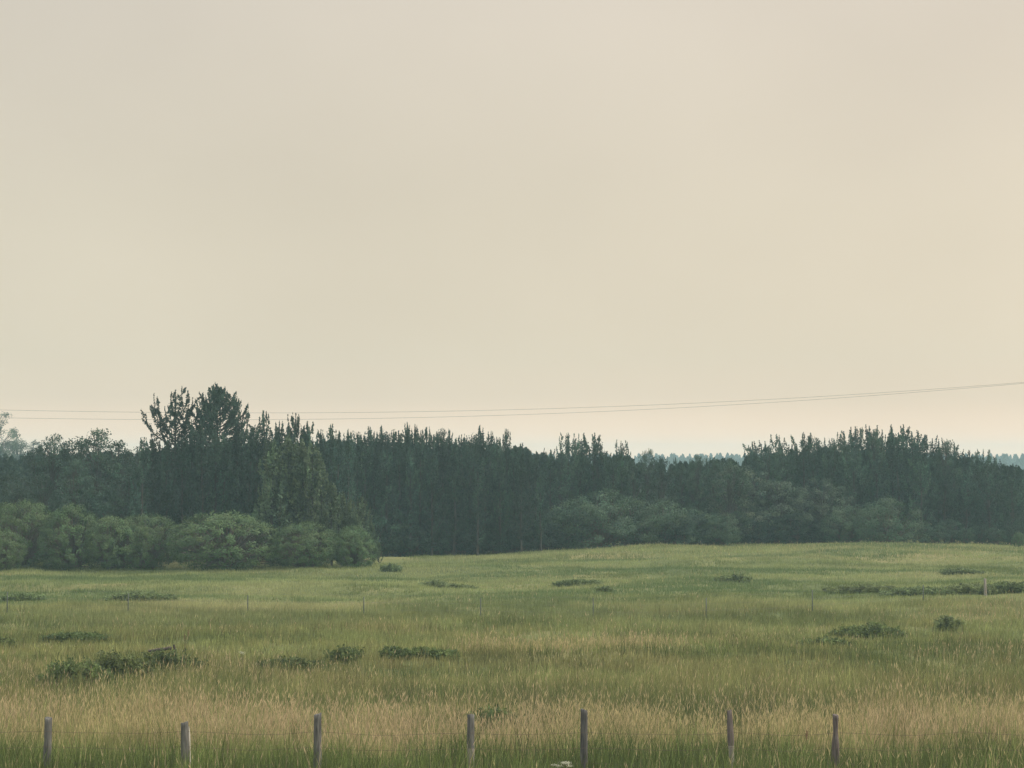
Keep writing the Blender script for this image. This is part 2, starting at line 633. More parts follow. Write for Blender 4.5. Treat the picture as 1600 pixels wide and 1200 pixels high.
def poplar_proto(name, seed, h=12.0, spread=1.7, nbr=34, plume=0.36, low=0.08, leaf=0.19, dens=85, mat=None,
                 cone=None, limbs=(), wig=0.03, gap=None, crown_pow=0.6, topn=0.93, cat='tree'):
    r = np.random.default_rng(seed)
    root = bpy.data.objects.new(name, None)
    COL.objects.link(root)
    root.empty_display_size = 0.3
    wood, lf = Quads(), Quads()
    t = np.linspace(0, 1, 9)
    wobx = np.cumsum(r.normal(0, 0.045, 9)) * h / 12
    woby = np.cumsum(r.normal(0, 0.045, 9)) * h / 12
    tr = np.stack([wobx, woby, t * h * 0.98], -1)
    wood.add(*tube(tr, 0.15 * h / 12 * (1 - t * 0.93) + 0.01, 7))

    def trunk(s):
        return np.array([np.interp(s, t, tr[:, k]) for k in range(3)])

    def leaves_on(path, n, pr, tint):
        s = r.uniform(0.22, 1.04, n)
        tt = np.linspace(0, 1, len(path))
        c = np.stack([np.interp(s, tt, path[:, k]) for k in range(3)], -1)
        c[:, 2] += np.maximum(s - 1, 0) * 3.5
        prof = pr * np.clip(1.1 - s, 0.07, 0.75) / 0.75 * (0.5 + 0.5 * sstep(0.2, 0.45, s))
        off = unit(r.normal(0, 1, (n, 3))) * (r.random(n)[:, None] ** 0.5) * prof[:, None]
        c = c + off * np.array((1, 1, 1.2))
        ax = unit(r.normal(0, 0.65, (n, 3)) + np.array((0, 0, 0.9)) + unit(off) * 0.3)
        nr = unit(r.normal(0, 1, (n, 3)) + unit(off) * 0.8)
        ln = leaf * r.uniform(0.6, 1.25, n) * np.clip(1.55 - 0.7 * s, 0.75, 1.2)
        V, Q = leaf_quads(c, ax, nr, ln, ln * r.uniform(0.55, 0.85, n))
        lf.add(V, Q, np.repeat(tint * r.uniform(0.8, 1.2, (n, 1)), 4, axis=0))
    # leader plume
    lead = np.array([trunk(s) for s in np.linspace(0.72, 1.0, 6)])
    leaves_on(lead, int(dens * 1.4), plume * 0.9, np.ones(3))
    az = r.uniform(0, 2 * PI)
    for b in range(nbr):
        s0 = low + (topn - low) * ((b + r.random()) / nbr) ** 0.85
        if gap and gap[0] < s0 < gap[1] and r.random() < gap[2]:
            continue
        az += 2.4 + r.normal(0, 0.4)
        p0 = trunk(s0)
        reach = spread * (1 - s0) ** crown_pow * r.uniform(0.6, 1.15) * (0.55 + 0.45 * min(1, s0 / 0.3 + 0.3))
        rise = min(h * (1 - s0) * 0.93, reach * r.uniform(1.0, 1.9) + h * 0.06)
        if cone:
            reach = spread * min(1, (1 - s0) / (1 - cone)) ** 0.8 * r.uniform(0.75, 1.1)
            rise = min(h * (1 - s0) * 0.8, reach * r.uniform(0.7, 1.0) + 0.2)
        u = np.linspace(0, 1, 6)
        rad = reach * np.sin(u * PI / 2) ** 0.9
        P = p0 + np.stack([np.cos(az) * rad, np.sin(az) * rad, rise * u ** 1.5], -1) + np.cumsum(r.normal(0, wig, (6, 3)), 0)
        wood.add(*tube(P, (0.05 * (1 - s0) + 0.018) * (1 - u * 0.8) * h / 12, 4))
        tint = np.array((1, 1, 1)) * r.uniform(0.6, 1.5) * np.array((1 + r.normal(0, 0.06), 1, 1 + r.normal(0, 0.05)))
        leaves_on(P, int(dens * (0.5 + 0.7 * reach / spread)), plume, tint)
        if reach > spread * 0.5:
            k0 = r.integers(2, 4)
            q = P[k0] + np.cumsum(np.tile([np.cos(az + 0.9) * 0.12, np.sin(az + 0.9) * 0.12, 0.2], (5, 1)) * r.uniform(0.6, 1.2), 0)
            wood.add(*tube(q, np.linspace(0.02, 0.006, 5), 3))
            leaves_on(q, int(dens * 0.5), plume * 0.7, tint * r.uniform(0.85, 1.15))
    for (s0, tx, tz, ty) in limbs:                      # main limbs with a known tip
        p0 = trunk(s0)
        u = np.linspace(0, 1, 7)
        e = np.array((tx, ty, tz)) - p0
        P = p0 + np.stack([e[0] * np.sin(u * PI / 2), e[1] * np.sin(u * PI / 2), e[2] * u ** 1.35], -1) + np.cumsum(r.normal(0, 0.03, (7, 3)), 0)
        wood.add(*tube(P, 0.06 * (1 - u * 0.8), 5))
        tint = np.ones(3) * r.uniform(0.85, 1.2)
        leaves_on(P, int(dens * 1.1), plume, tint)
        for q0 in (2, 3, 4, 5):
            aa = r.uniform(0, 2 * PI)
            q = P[q0] + np.cumsum(np.tile([np.cos(aa) * 0.11, np.sin(aa) * 0.11, 0.15], (5, 1)) * r.uniform(0.6, 1.2), 0)
            wood.add(*tube(q, np.linspace(0.02, 0.006, 5), 3))
            leaves_on(q, int(dens * 0.35), plume * 0.7, tint * r.uniform(0.85, 1.15))
    tk = link('trunk', wood.mesh(name + '_trunk', M_BARK, True), root)
    ck = link('crown', lf.mesh(name + '_crown', mat or M_POP), root)
    root['category'] = cat
    root['proto_h'] = h
    return root


def round_proto(name, seed, h=10.0, rx=2.6, base=0.12, nclump=60, leaf=0.18, per=70, mat=None, stems=1, cat='tree',
                lump=0.28, bare=0, cr=0.55, flat=1.0, inner=0.35, outward=1.2):
    """rounded crown (aspen, willow): leaf clumps on limbs spread through an uneven dome"""
    r = np.random.default_rng(seed)
    root = bpy.data.objects.new(name, None)
    COL.objects.link(root)
    root.empty_display_size = 0.3
    wood, lf = Quads(), Quads()
    zc = h * (base + (1 - base) * 0.42)
    rz_up, rz_dn = h - zc, zc - h * base * 0.4
    lobes = unit(r.normal(0, 1, (9, 3)))
    la = r.uniform(0.4, 1.0, 9)
    bases = [np.array((r.normal(0, 0.11 * rx), r.normal(0, 0.11 * rx), 0)) for _ in range(stems)]
    if stems == 1:
        t = np.linspace(0, 1, 7)
        tr = np.stack([np.cumsum(r.normal(0, 0.06, 7)), np.cumsum(r.normal(0, 0.06, 7)), t * h * 0.8], -1)
        wood.add(*tube(tr, 0.13 * h / 10 * (1 - t * 0.85), 7))
    for k in range(nclump):
        d = unit(r.normal(0, 1, 3))
        if stems > 1:
            d[2] = abs(d[2]) if r.random() < 0.62 else -abs(d[2])
            if d[2] < 0:                                  # skirts hang to the ground
                f_ = math.sqrt(1 - 0.62 * d[2] ** 2) / max(0.45, math.hypot(d[0], d[1]))
                d[0] *= f_
                d[1] *= f_
        lumpf = 1 + lump * (np.max((lobes @ d) * la) - 0.45) * 1.6
        q = 1.0 if r.random() > inner else r.uniform(0.3, 0.85)
        c = np.array((d[0] * rx, d[1] * rx, d[2] * (rz_up if d[2] > 0 else rz_dn))) * 0.86 * q * lumpf
        c[2] += zc
        c[2] = max(c[2], 0.15)
        if stems > 1:
            s = bases[r.integers(stems)]
        else:
            s0 = np.clip(c[2] / h * 0.75 - 0.1, 0.05, 0.75) / 0.8
            s = np.array([np.interp(s0, t, tr[:, i2]) for i2 in range(3)])
        u = np.linspace(0, 1, 5)[:, None]
        bend = np.array((0, 0, 1.0)) * np.linalg.norm(c - s) * 0.12
        P = s + (c - s) * u + bend * np.sin(u * PI)
        wood.add(*tube(P, np.linspace(0.035, 0.008, 5) * h / 8 + 0.004, 4))
        n = int(per * r.uniform(0.6, 1.3))
        rc = cr * r.uniform(0.7, 1.3)
        off = unit(r.normal(0, 1, (n, 3))) * (r.random((n, 1)) ** 0.45) * rc
        off[:, 2] *= 0.85
        cc = c + off
        cc[:, 2] = np.maximum(cc[:, 2], 0.05)
        od = unit(cc - np.array((0, 0, zc * 0.7)))
        nr = unit(r.normal(0, 0.8, (n, 3)) + od * outward * 0.8 + unit(off) * outward * 0.25)
        ax = unit(np.cross(nr, r.normal(0, 1, (n, 3))) + np.array((0, 0, 0.5)))
        ln = leaf * r.uniform(0.6, 1.3, n)
        V, Q = leaf_quads(cc, ax, nr, ln, ln * r.uniform(0.45, 0.75, n))
        tint = r.uniform(0.78, 1.25) * np.array((1 + r.normal(0, 0.07), 1, 1 + r.normal(0, 0.05)))
        lf.add(V, Q, np.repeat(tint * r.uniform(0.8, 1.2, (n, 1)), 4, axis=0))
    for k in range(bare):
        a = r.uniform(0, 2 * PI)
        rr = rx * r.uniform(0.1, 0.8)
        p = np.array((math.cos(a) * rr, math.sin(a) * rr, zc + rz_up * math.sqrt(max(0.05, 1 - (rr / rx) ** 2)) * 0.75))
        for f in range(3):
            q = p + np.cumsum(np.concatenate([np.zeros((1, 3)), r.normal(0, 0.10, (5, 3)) + np.array((0, 0, 0.25 * h / 10))]), 0)
            wood.add(*tube(q, np.linspace(0.022, 0.006, 6), 3))
    link('trunk' if stems == 1 else 'stem', wood.mesh(name + '_wood', M_BARK if stems == 1 else M_TWIG, True), root)
    link('crown' if stems == 1 else 'foliage', lf.mesh(name + '_leaf', mat or M_ASP), root)
    root['category'] = cat
    root['proto_h'] = h
    return root


_used = set()
rg = np.random.default_rng(2024)


def plant(proto, px, top, d, wscale=1.0, label='', group=None, rot=None, name=None, cat=None):
    """stand a tree of the given kind at column px, d metres away, as tall as its tip shows"""
    p = at(px, top, d)
    z = float(hgt(p[0], d))
    s = (p[2] - z) / proto['proto_h']
    rz = rg.uniform(0, 2 * PI) if rot is None else rot
    sw = s * wscale
    loc, rt, sc = (p[0], d, z - 0.05), (0, 0, rz), (sw, sw, s)
    if proto.name not in _used:
        _used.add(proto.name)
        proto.location, proto.rotation_euler, proto.scale = loc, rt, sc
        proto['label'] = label
        if group:
            proto['group'] = group
        if cat:
            proto['category'] = cat
        return proto
    return clone(proto, loc, rt, sc, label, group, cat)


POP = [poplar_proto('poplar_tree', 10 + k, h=12, spread=[1.5, 1.8, 1.3, 1.9, 1.6, 1.4][k], nbr=[34, 38, 30, 40, 34, 32][k],
                    plume=[0.34, 0.38, 0.3, 0.36, 0.32, 0.36][k]) for k in range(6)]
POPF = [poplar_proto('young_poplar', 30 + k, h=8, spread=1.5, nbr=34, plume=0.30, leaf=0.17, dens=90, mat=M_POPF,
                     crown_pow=0.8) for k in range(3)]
ASP = [round_proto('aspen_tree', 50 + k, h=10, rx=[2.4, 2.8, 2.2][k], nclump=80, per=75, bare=[0, 0, 7][k]) for k in range(3)]
WIL = [round_proto('willow_shrub', 60 + k, h=4, rx=[2.6, 2.9, 2.4][k], base=0.0, nclump=360, per=60, leaf=0.11, mat=M_WIL,
                   stems=7, cat='shrub', cr=0.32, lump=0.24, outward=3.0, inner=0.12) for k in range(3)]
WILD = [round_proto('brush_shrub', 70 + k, h=4, rx=2.2, base=0.0, nclump=110, per=70, leaf=0.16, mat=M_ASP,
                    stems=7, cat='shrub', cr=0.45, lump=0.45) for k in range(2)]

BUSH = [round_proto('round_bush', 75 + k, h=4, rx=2.5, base=0.0, nclump=150, per=80, leaf=0.13, mat=M_BUSH,
                    stems=7, cat='shrub', cr=0.45, lump=0.4, outward=2.2) for k in range(2)]
DUSK = [round_proto('dusky_tree', 57 + k, h=10, rx=2.8, base=0.04, nclump=120, per=80, mat=M_DUSK, lump=0.5, outward=2.2) for k in range(2)]

RAG = [poplar_proto('ragged_poplar', 110 + k, h=12, spread=[2.3, 2.6, 2.1, 2.4][k], nbr=[27, 31, 25, 29][k], plume=0.46, leaf=0.18, dens=130, low=0.05, wig=0.09,
                    topn=0.9, crown_pow=0.42) for k in range(4)]

# the two tallest poplars
big_open = poplar_proto('tall_poplar', 91, h=13, spread=1.9, nbr=26, plume=0.28, leaf=0.13, dens=150, low=0.35, topn=0.76,
                        crown_pow=0.3, limbs=[(0.74, -1.55, 11.3, 0.3), (0.72, -1.15, 12.1, -0.2), (0.68, -2.1, 10.8, 0.0),
                                              (0.80, 0.75, 12.75, 0.2), (0.78, 1.2, 12.3, -0.3), (0.72, 1.6, 11.4, 0.2),
                                              (0.84, -0.4, 12.6, 0.3), (0.83, 0.3, 12.9, -0.3), (0.7, 0.9, 11.5, -0.8), (0.7, -0.9, 11.6, 0.8)])
big_full = poplar_proto('tall_poplar', 92, h=13.5, spread=2.2, nbr=105, plume=0.27, leaf=0.13, dens=150, low=0.3, topn=0.97,
                        cone=0.66, limbs=[(0.68, -1.5, 11.2, 0.2), (0.74, -1.1, 11.8, -0.4), (0.80, -0.6, 12.3, 0.3), (0.82, 0.6, 12.4, 0.2),
                                          (0.76, 1.15, 12.1, -0.2), (0.74, 1.55, 11.5, 0.2), (0.70, 1.95, 10.9, -0.2), (0.64, 2.2, 10.1, 0.2),
                                          (0.86, 0.25, 12.8, -0.2), (0.6, -1.9, 10.2, 0.1), (0.72, 0.9, 12.0, 0.9), (0.72, -0.7, 11.8, -0.9)])
plant(big_open, 275, 606, 141, 1.08, 'tall open poplar with sky showing between its limbs, left of the tallest tree', rot=0.0)
plant(big_full, 347, 596, 140, 1.08, 'tallest tree of all, a broad pointed poplar above the left grove', rot=0.0)

# hazy trees far away at the left edge
plant(DUSK[0], -6, 654, 335, 1.1, 'pale blue hazy tree at the left edge, tallest of the far ones', 'hazy far trees at the left')
plant(DUSK[1], 24, 666, 345, 1.2, 'pale blue hazy tree far behind the grove, right of the tallest hazy tree', 'hazy far trees at the left')
plant(ASP[1], 48, 678, 340, 0.9, 'smallest pale blue hazy tree, nearest to the left grove', 'hazy far trees at the left')

ORD = ['first', 'second', 'third', 'fourth', 'fifth', 'sixth', 'seventh', 'eighth', 'ninth', 'tenth', 'eleventh', 'twelfth',
       'thirteenth', 'fourteenth', 'fifteenth', 'sixteenth', 'seventeenth', 'eighteenth', 'nineteenth', 'twentieth',
       'twenty-first', 'twenty-second', 'twenty-third', 'twenty-fourth']


def row(kinds, spec, dep, label, group, jit=2.0, wj=(0.85, 1.15)):
    if '{}' in label:
        spec = sorted(spec, key=lambda q: q[0])
    for k, s in enumerate(spec):
        px, top = s[0], s[1]
        kd = s[2] if len(s) > 2 else k
        d = dep + rg.uniform(-jit, jit)
        plant(kinds[kd % len(kinds)], px, top, d, rg.uniform(*wj), label.format(ORD[k]) if '{}' in label else label, group)


# left grove, behind the willows
row(ASP, [(62, 690, 0), (85, 684, 2), (118, 664, 1), (150, 676, 2), (182, 681, 0), (210, 682, 1)], 148,
    '{} rounded tree on the skyline of the left grove, counted from the left edge', 'rounded trees on the left skyline')
row(ASP, [(25, 725, 1), (70, 735, 0), (115, 722, 2), (160, 728, 1), (205, 722, 0), (-20, 715, 0)], 139,
    'dark leafy tree in the shaded left grove behind the willow shrubs', 'dark trees filling the left grove')
row(POP, [(222, 680), (240, 682), (262, 684), (285, 684), (303, 668), (318, 662), (335, 668), (352, 672), (372, 670), (390, 662), (404, 662), (428, 664), (450, 668)], 137,
    'dark poplar crowded under the two tallest trees', 'poplars under the two tallest trees')
row(POP, [(416, 638), (438, 655), (450, 662), (462, 642), (474, 662), (485, 655), (500, 668), (518, 660), (530, 670), (543, 668)], 140,
    '{} spiky tip right of the tallest tree along the skyline', 'spiky poplars right of the tallest tree', wj=(0.7, 0.9))
row(POPF, [(425, 685), (452, 676), (472, 684), (487, 692), (502, 715), (440, 715), (470, 730), (518, 750), (495, 745), (533, 766), (547, 778), (565, 774), (556, 800), (582, 815), (592, 845)], 132.5,
    '{} light green young poplar from the left in the slope of crowns by the grass', 'light green young poplars stepping down', wj=(1.0, 1.35), jit=1)
row(WILD, [(240, 770), (310, 760), (375, 755), (430, 765), (180, 775), (120, 770)], 138.5,
    'dark brush between the willow shrubs and the left grove', 'dark brush in the left grove')

# dark middle grove
row(POP, [(560, 672), (577, 664), (596, 662), (614, 668), (634, 657), (650, 660), (664, 664), (683, 674), (702, 668), (722, 676),
          (748, 662), (766, 671), (794, 667), (815, 690), (838, 702)], 156,
    '{} spiky poplar from the left along the skyline of the dark middle grove', 'spiky poplars of the middle skyline', wj=(0.62, 0.85), jit=3)
row(POP, [(568, 676), (586, 672), (606, 676), (624, 670), (642, 668), (657, 670), (674, 676), (692, 678), (712, 682), (735, 682), (757, 678),
          (780, 680), (805, 694), (826, 700)], 153,
    'dark poplar just below the skyline of the dark middle grove', 'second row of the middle grove', wj=(0.75, 0.95), jit=2)
row(POP, [(570, 690), (605, 700), (640, 695), (675, 705), (710, 700), (745, 705), (780, 715), (815, 722), (845, 735)], 150.5,
    'dark poplar at the front of the middle grove facing the grass', 'front poplars of the middle grove', wj=(0.9, 1.1), jit=1)
row(WILD, [(598, 800), (628, 822), (655, 815), (682, 828), (705, 812), (728, 826), (750, 820), (775, 828), (798, 812), (820, 826), (842, 815)], 152,
    'dark undergrowth bush at the foot of the middle grove', 'undergrowth of the middle grove', wj=(1.2, 1.5), jit=0.8)

# middle right: poplar tips with rounder trees in front
row(RAG, [(860, 700), (887, 673), (908, 684), (927, 674), (946, 703), (971, 687), (958, 706)], 158,
    '{} poplar from the left in the cluster of finger-like tips near the middle gap', 'finger-like poplars beside the middle gap', wj=(0.8, 1.0))
row(ASP, [(875, 700), (905, 702), (935, 700), (962, 706), (990, 702), (1012, 706), (1035, 708), (1062, 714), (1090, 714), (1115, 709), (1138, 702)], 158,
    '{} dark rounded tree from the left across the low saddle of the treeline', 'rounded trees in the low saddle', wj=(0.6, 0.8))
row(POP, [(1056, 712), (1080, 714), (1104, 713)], 163, 'slim dark poplar standing against the pale far trees', 'slim poplars in the saddle', wj=(0.5, 0.6))
row(BUSH, [(895, 782), (940, 768), (990, 780), (1040, 782), (1085, 796), (1125, 802)], 153,
    '{} grey-green bush from the left in the soft row before the middle trees', 'grey-green bushes before the middle', wj=(1.0, 1.2), jit=1)
row(WILD, [(870, 800), (1065, 800), (1098, 812), (1128, 812)], 152,
    'low dusky bush at the foot of the treeline near the middle', 'low bushes at the middle foot', wj=(1.1, 1.3), jit=1)

# right grove
plant(DUSK[0], 1150, 736, 159, 1.45, 'broad brownish rounded tree at the left of the right grove')
plant(DUSK[1], 1218, 728, 160, 1.4, 'broad dusky rounded tree right of the brownish rounded tree')
plant(DUSK[0], 1285, 754, 158, 1.35, 'lower rounded tree between the broad dusky tree and the round bush')
row(RAG, [(1178, 688), (1190, 694), (1217, 678), (1240, 692), (1257, 675), (1288, 681), (1318, 672), (1339, 664), (1360, 663),
          (1378, 668), (1394, 676), (1409, 661), (1428, 672), (1446, 676), (1466, 684), (1490, 690), (1513, 702), (1536, 699),
          (1556, 712), (1582, 722)], 166,
    '{} ragged poplar along the skyline of the right grove, counted from the saddle', 'ragged poplars of the right skyline', wj=(0.8, 1.05), jit=2.5)
row(RAG, [(1300, 705), (1335, 700), (1370, 705), (1405, 700), (1440, 712), (1475, 722), (1510, 728), (1545, 735), (1580, 740), (1610, 738)], 160,
    'dark poplar in the front row of the right grove', 'front poplars of the right grove', wj=(1.0, 1.25), jit=1.5)
row(ASP, [(1200, 690), (1228, 688), (1270, 686), (1303, 684), (1328, 676), (1368, 676), (1400, 674), (1436, 684), (1478, 692), (1505, 706), (1545, 708)], 165,
    'leafy rounded tree filling between the ragged poplars of the right skyline', 'leafy rounded trees of the right skyline', wj=(0.55, 0.75), jit=3)
row(ASP, [(600, 668), (640, 666), (690, 676), (740, 672), (780, 676)], 157,
    'leafy rounded tree filling between the spiky poplars of the middle skyline', 'leafy rounded trees of the middle skyline', wj=(0.5, 0.7), jit=3)
plant(BUSH[1], 1385, 779, 155, 1.2, 'large pale round bush standing before the right grove')
row(DUSK, [(1085, 748), (1118, 742), (1178, 745), (1250, 740), (1310, 765)], 160.5,
    '{} soft dusky tree from the left in the lower growth before the right grove', 'soft dusky trees before the right grove', wj=(1.1, 1.3), jit=1)
plant(BUSH[0], 1328, 792, 156, 1.2, 'smaller round bush tucked against the left of the large pale round bush')
plant(WIL[2], 1592, 832, 152, 0.8, 'small round bush at the right edge of the picture')
row(WILD, [(1150, 812), (1180, 815), (1210, 812), (1240, 805), (1265, 815), (1290, 812), (1440, 815), (1462, 822), (1485, 812), (1510, 826), (1532, 820), (1556, 826), (1580, 820)], 158,
    'dark undergrowth bush at the foot of the right grove', 'undergrowth of the right grove', wj=(1.1, 1.4), jit=1)

# willow shrubs along the left
for px, top, d, ws, pk, lb in (
        (3, 826, 126.5, 0.95, 0, 'small pale willow shrub at the left edge, in front of the others'),
        (36, 776, 131.5, 0.80, 1, 'tall willow shrub behind the small pale one at the left edge'),
        (110, 791, 130, 0.86, 2, 'dark-flanked willow shrub, second clump from the left edge'),
        (178, 803, 130, 0.95, 0, 'low willow shrub between the dark-flanked one and the pointed one'),
        (228, 798, 130.5, 0.85, 1, 'willow shrub with a small point on top, left of the broadest willow'),
        (352, 794, 128, 1.35, 1, 'broadest willow shrub, a big dome in front of the tallest trees'),
        (478, 812, 127, 1.15, 0, 'bright-topped willow shrub second from the end of the row'),
        (552, 823, 127.5, 0.95, 2, 'last willow shrub at the right end of the row by the open grass')):
    plant(WIL[pk], px, top, d, ws, lb, 'willow shrubs along the left of the pasture')

# a far wood beyond the gap: reads as one mass
def far_wood(name, label, d0, d1, x0, x1, top_fn, nt_, seed, leaf):
    r = np.random.default_rng(seed)
    lf = Quads()
    for k in range(nt_):
        d = r.uniform(d0, d1)
        px = r.uniform(x0, x1)
        p = at(px, top_fn(px) + r.uniform(-3, 7), d)
        z0 = float(hgt(p[0], d))
        H = p[2] - z0
        if H < 2:
            continue
        wd = H * r.uniform(0.16, 0.34)
        n = 420
        t = r.random(n) ** 0.75
        rad = wd * np.sin(np.clip(t * 1.02, 0, 1) * PI) ** 0.55 * (1 - t * 0.55) + 0.1
        a = r.uniform(0, 2 * PI, n)
        q = np.sqrt(r.random(n))
        c = np.stack([p[0] + np.cos(a) * rad * q, d + np.sin(a) * rad * q, z0 + t * H], -1)
        ln = leaf * r.uniform(0.6, 1.3, n)
        V, Q = leaf_quads(c, unit(r.normal(0, 0.6, (n, 3)) + np.array((0, 0, 1))), unit(r.normal(0, 1, (n, 3))), ln, ln * 0.7)
        lf.add(V, Q, np.full(3, r.uniform(0.8, 1.2)))
    o = link(name, lf.mesh(name, M_FARW if leaf > 1 else M_POP))
    tag(o, label, 'wood', kind='stuff')
    return o


M_FARW = mat_foliage('far_wood_leaves', (0.075, 0.085, 0.062), 0.3, 0.1)
far_wood('far_wood', 'pale blue-green far wood showing beyond the saddle in the treeline', 900, 1150, -60, 1680,
         lambda px: 712, 900, 5, 1.3)
far_wood('wood_thicket', 'dense shaded wood behind the front rows of trees', 172, 200, -60, 1680,
         lambda px: float(np.interp(px, [0, 200, 400, 560, 800, 860, 980, 1000, 1120, 1180, 1340, 1480, 1600],
                                    [712, 706, 690, 690, 698, 712, 716, 724, 722, 712, 696, 712, 735])), 420, 6, 0.42)

# ------------------------------------------------------------------ low shrubs in the pasture
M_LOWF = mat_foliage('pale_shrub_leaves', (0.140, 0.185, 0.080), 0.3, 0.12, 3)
_ls = [0]


def low(px, base_py, w_px, h_px, label, group=None, kd=0, mat=None):
    """ragged low shrub: several uneven mounds of shoots, standing in the grass"""
    _ls[0] += 1
    r = np.random.default_rng(500 + _ls[0])
    d = depth_of(base_py, -0.1)
    for _ in range(8):
        z = float(hgt(wx(px, d), d))
        gr = 0.42 if d < 58 else 0.3 if d < 92 else 0.14      # the grass standing before it
        d = 0.5 * d + 0.5 * min(165, (CAM_Z - z - gr) * 3200 / (base_py - 720))
    d += 0.5
    x = wx(px, d)
    z = float(hgt(x, d))
    W = w_px / 3200 * d
    H = h_px / 3200 * d + gr * 0.9
    root = bpy.data.objects.new('low_shrub', None)
    COL.objects.link(root)
    root.location = (x, d, z)
    tag(root, label, 'shrub', group)
    wood, lf = Quads(), Quads()
    nm = max(3, int(W / 0.28))
    nsh = int(18 + 75 * W)
    mx_ = np.linspace(-0.5, 0.5, nm) * W * 0.86 + r.normal(0, 0.06 * W / nm, nm)
    env = np.sin((np.arange(nm) + 0.7) / (nm + 0.4) * PI) ** 0.35
    mh = H * env * r.uniform(0.82, 1.0, nm)
    mh[r.integers(nm // 3, nm - nm // 3)] = H
    dp = min(0.9, 0.35 + W * 0.16)
    for k in range(nsh):
        q = r.integers(nm)
        bx = mx_[q] + r.normal(0, 0.13)
        by = r.uniform(-dp, dp) * 0.6
        gz = float(hgt(x + bx, d + by)) - z
        hh = mh[q] * r.uniform(0.6, 0.95)
        ex, ey = bx + r.normal(0, 0.13), by + r.normal(0, 0.1)
        u = np.linspace(0, 1, 4)[:, None]
        P = np.array((bx, by, gz - 0.03)) * (1 - u) + np.array((ex, ey, gz + hh)) * u
        wood.add(*tube(P, np.linspace(0.008, 0.003, 4), 3))
        n = int(64 * r.uniform(0.7, 1.3))
        sss = r.uniform(0.1, 1.02, n)
        c = P[0] + (P[-1] - P[0]) * sss[:, None] + unit(r.normal(0, 1, (n, 3))) * (0.15 * (1.15 - sss) + 0.07)[:, None] * r.random((n, 1)) ** 0.5
        ln = 0.075 * r.uniform(0.6, 1.3, n) * (1 + d / 260)
        V, Q = leaf_quads(c, unit(r.normal(0, 0.8, (n, 3)) + np.array((0, 0, 0.6))), unit(r.normal(0, 0.7, (n, 3)) + np.array((0, -0.3, 0.8))), ln, ln * 0.55)
        lf.add(V, Q, np.repeat(r.uniform(0.7, 1.3) * r.uniform(0.8, 1.2, (n, 1)) * np.ones(3), 4, axis=0))
    link('stem', wood.mesh('stem', M_TWIG), root)
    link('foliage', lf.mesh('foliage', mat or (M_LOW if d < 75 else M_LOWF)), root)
    return root


G1 = 'low dark shrubs scattered in the pasture'
low(120, 1056, 100, 30, 'left end of the long dark shrub patch in the left pasture', G1, 0)
low(190, 1052, 115, 40, 'tallest middle of the long dark shrub patch in the left pasture', G1, 1)
low(262, 1046, 100, 34, 'right end of the long dark shrub patch, under the weathered log', G1, 2)
low(772, 1124, 56, 22, 'small dark bush just behind the near fence, right of a post', G1, 0)
low(902, 911, 68, 6, 'flat dark shrub alone on the green slope below the middle grove', G1, 1)
low(1147, 906, 36, 9, 'small shrub on the green slope below the brownish rounded tree', G1, 2)
low(1352, 988, 95, 13, 'dark shrub patch on the rise at the right, before the small round bush', G1, 0)
low(1284, 1004, 100, 9, 'greyish sparse shrub left of the dark patch on the rise', G1, 2)
low(1478, 975, 18, 13, 'small upright bush alone on the right rise', G1, 1)
low(1345, 922, 110, 9, 'left part of the long dark shrub band across the right rise', G1, 1)
low(1430, 926, 110, 9, 'middle part of the long dark shrub band across the right rise', G1, 2)
low(1510, 924, 90, 11, 'part of the long dark shrub band behind the pale post', G1, 0)
low(1580, 922, 70, 13, 'right end of the long dark shrub band at the picture edge', G1, 1)
low(541, 1022, 24, 11, 'small dark bush in the middle of the pasture beyond the second near post', G1, 2)
low(465, 1036, 95, 7, 'low dark shrub left of the small dark bush in mid pasture', G1, 0)
low(615, 1018, 18, 8, 'small bush right of the small dark bush in mid pasture', G1, 1)
low(668, 1016, 75, 4, 'thin dark shrub at the start of the pale grass streak', G1, 2)
low(222, 934, 100, 8, 'dark low shrub patch near the willows at the left', G1, 1)
low(30, 934, 70, 7, 'dark low shrub patch at the left edge below the willows', G1, 2)
low(120, 990, 90, 2, 'thin dark shrub line above the long shrub patch at the left', G1, 0)
low(680, 914, 22, 7, 'tiny bush in the line of bumps below the dark middle grove', G1, 0)
low(715, 915, 50, 4, 'flat shrub right of the tiny bush below the middle grove', G1, 1)
low(612, 890, 22, 8, 'tiny bush at the corner where the willow row ends', G1, 2)
low(948, 921, 8, 3, 'tiny dark tuft on the green slope right of the flat dark shrub', G1, 2)
low(1500, 894, 60, 5, 'thin dark shrub above the long band at the right', G1, 2)
low(10, 1003, 12, 9, 'tiny dark tuft at the left edge of mid pasture', G1, 1)

# ------------------------------------------------------------------ weathered log over the shrub patch
r_ = np.random.default_rng(7)
d_ = 60.0
lq = Quads()
pA, pB = at(232, 1017, d_), at(268, 1012, d_)
u = np.linspace(0, 1, 9)[:, None]
lq.add(*tube(pA + (pB - pA) * u + r_.normal(0, 0.008, (9, 3)), np.linspace(0.035, 0.05, 9), 8))
lroot = bpy.data.objects.new('fallen_branch', None)
COL.objects.link(lroot)
tag(lroot, 'dead branch with a broken stub lying on top of the long dark shrub patch', 'branch')
M_DEAD = mat_wood('dead_wood', (0.05, 0.042, 0.036), (0.13, 0.11, 0.09))
link('limb', lq.mesh('limb', M_DEAD, True), lroot)
lq = Quads()
pA, pB = at(272, 1007, d_), at(277, 1030, d_)
lq.add(*tube(pA + (pB - pA) * u + r_.normal(0, 0.008, (9, 3)), np.linspace(0.03, 0.065, 9), 8))
link('stub', lq.mesh('stub', M_DEAD, True), lroot)

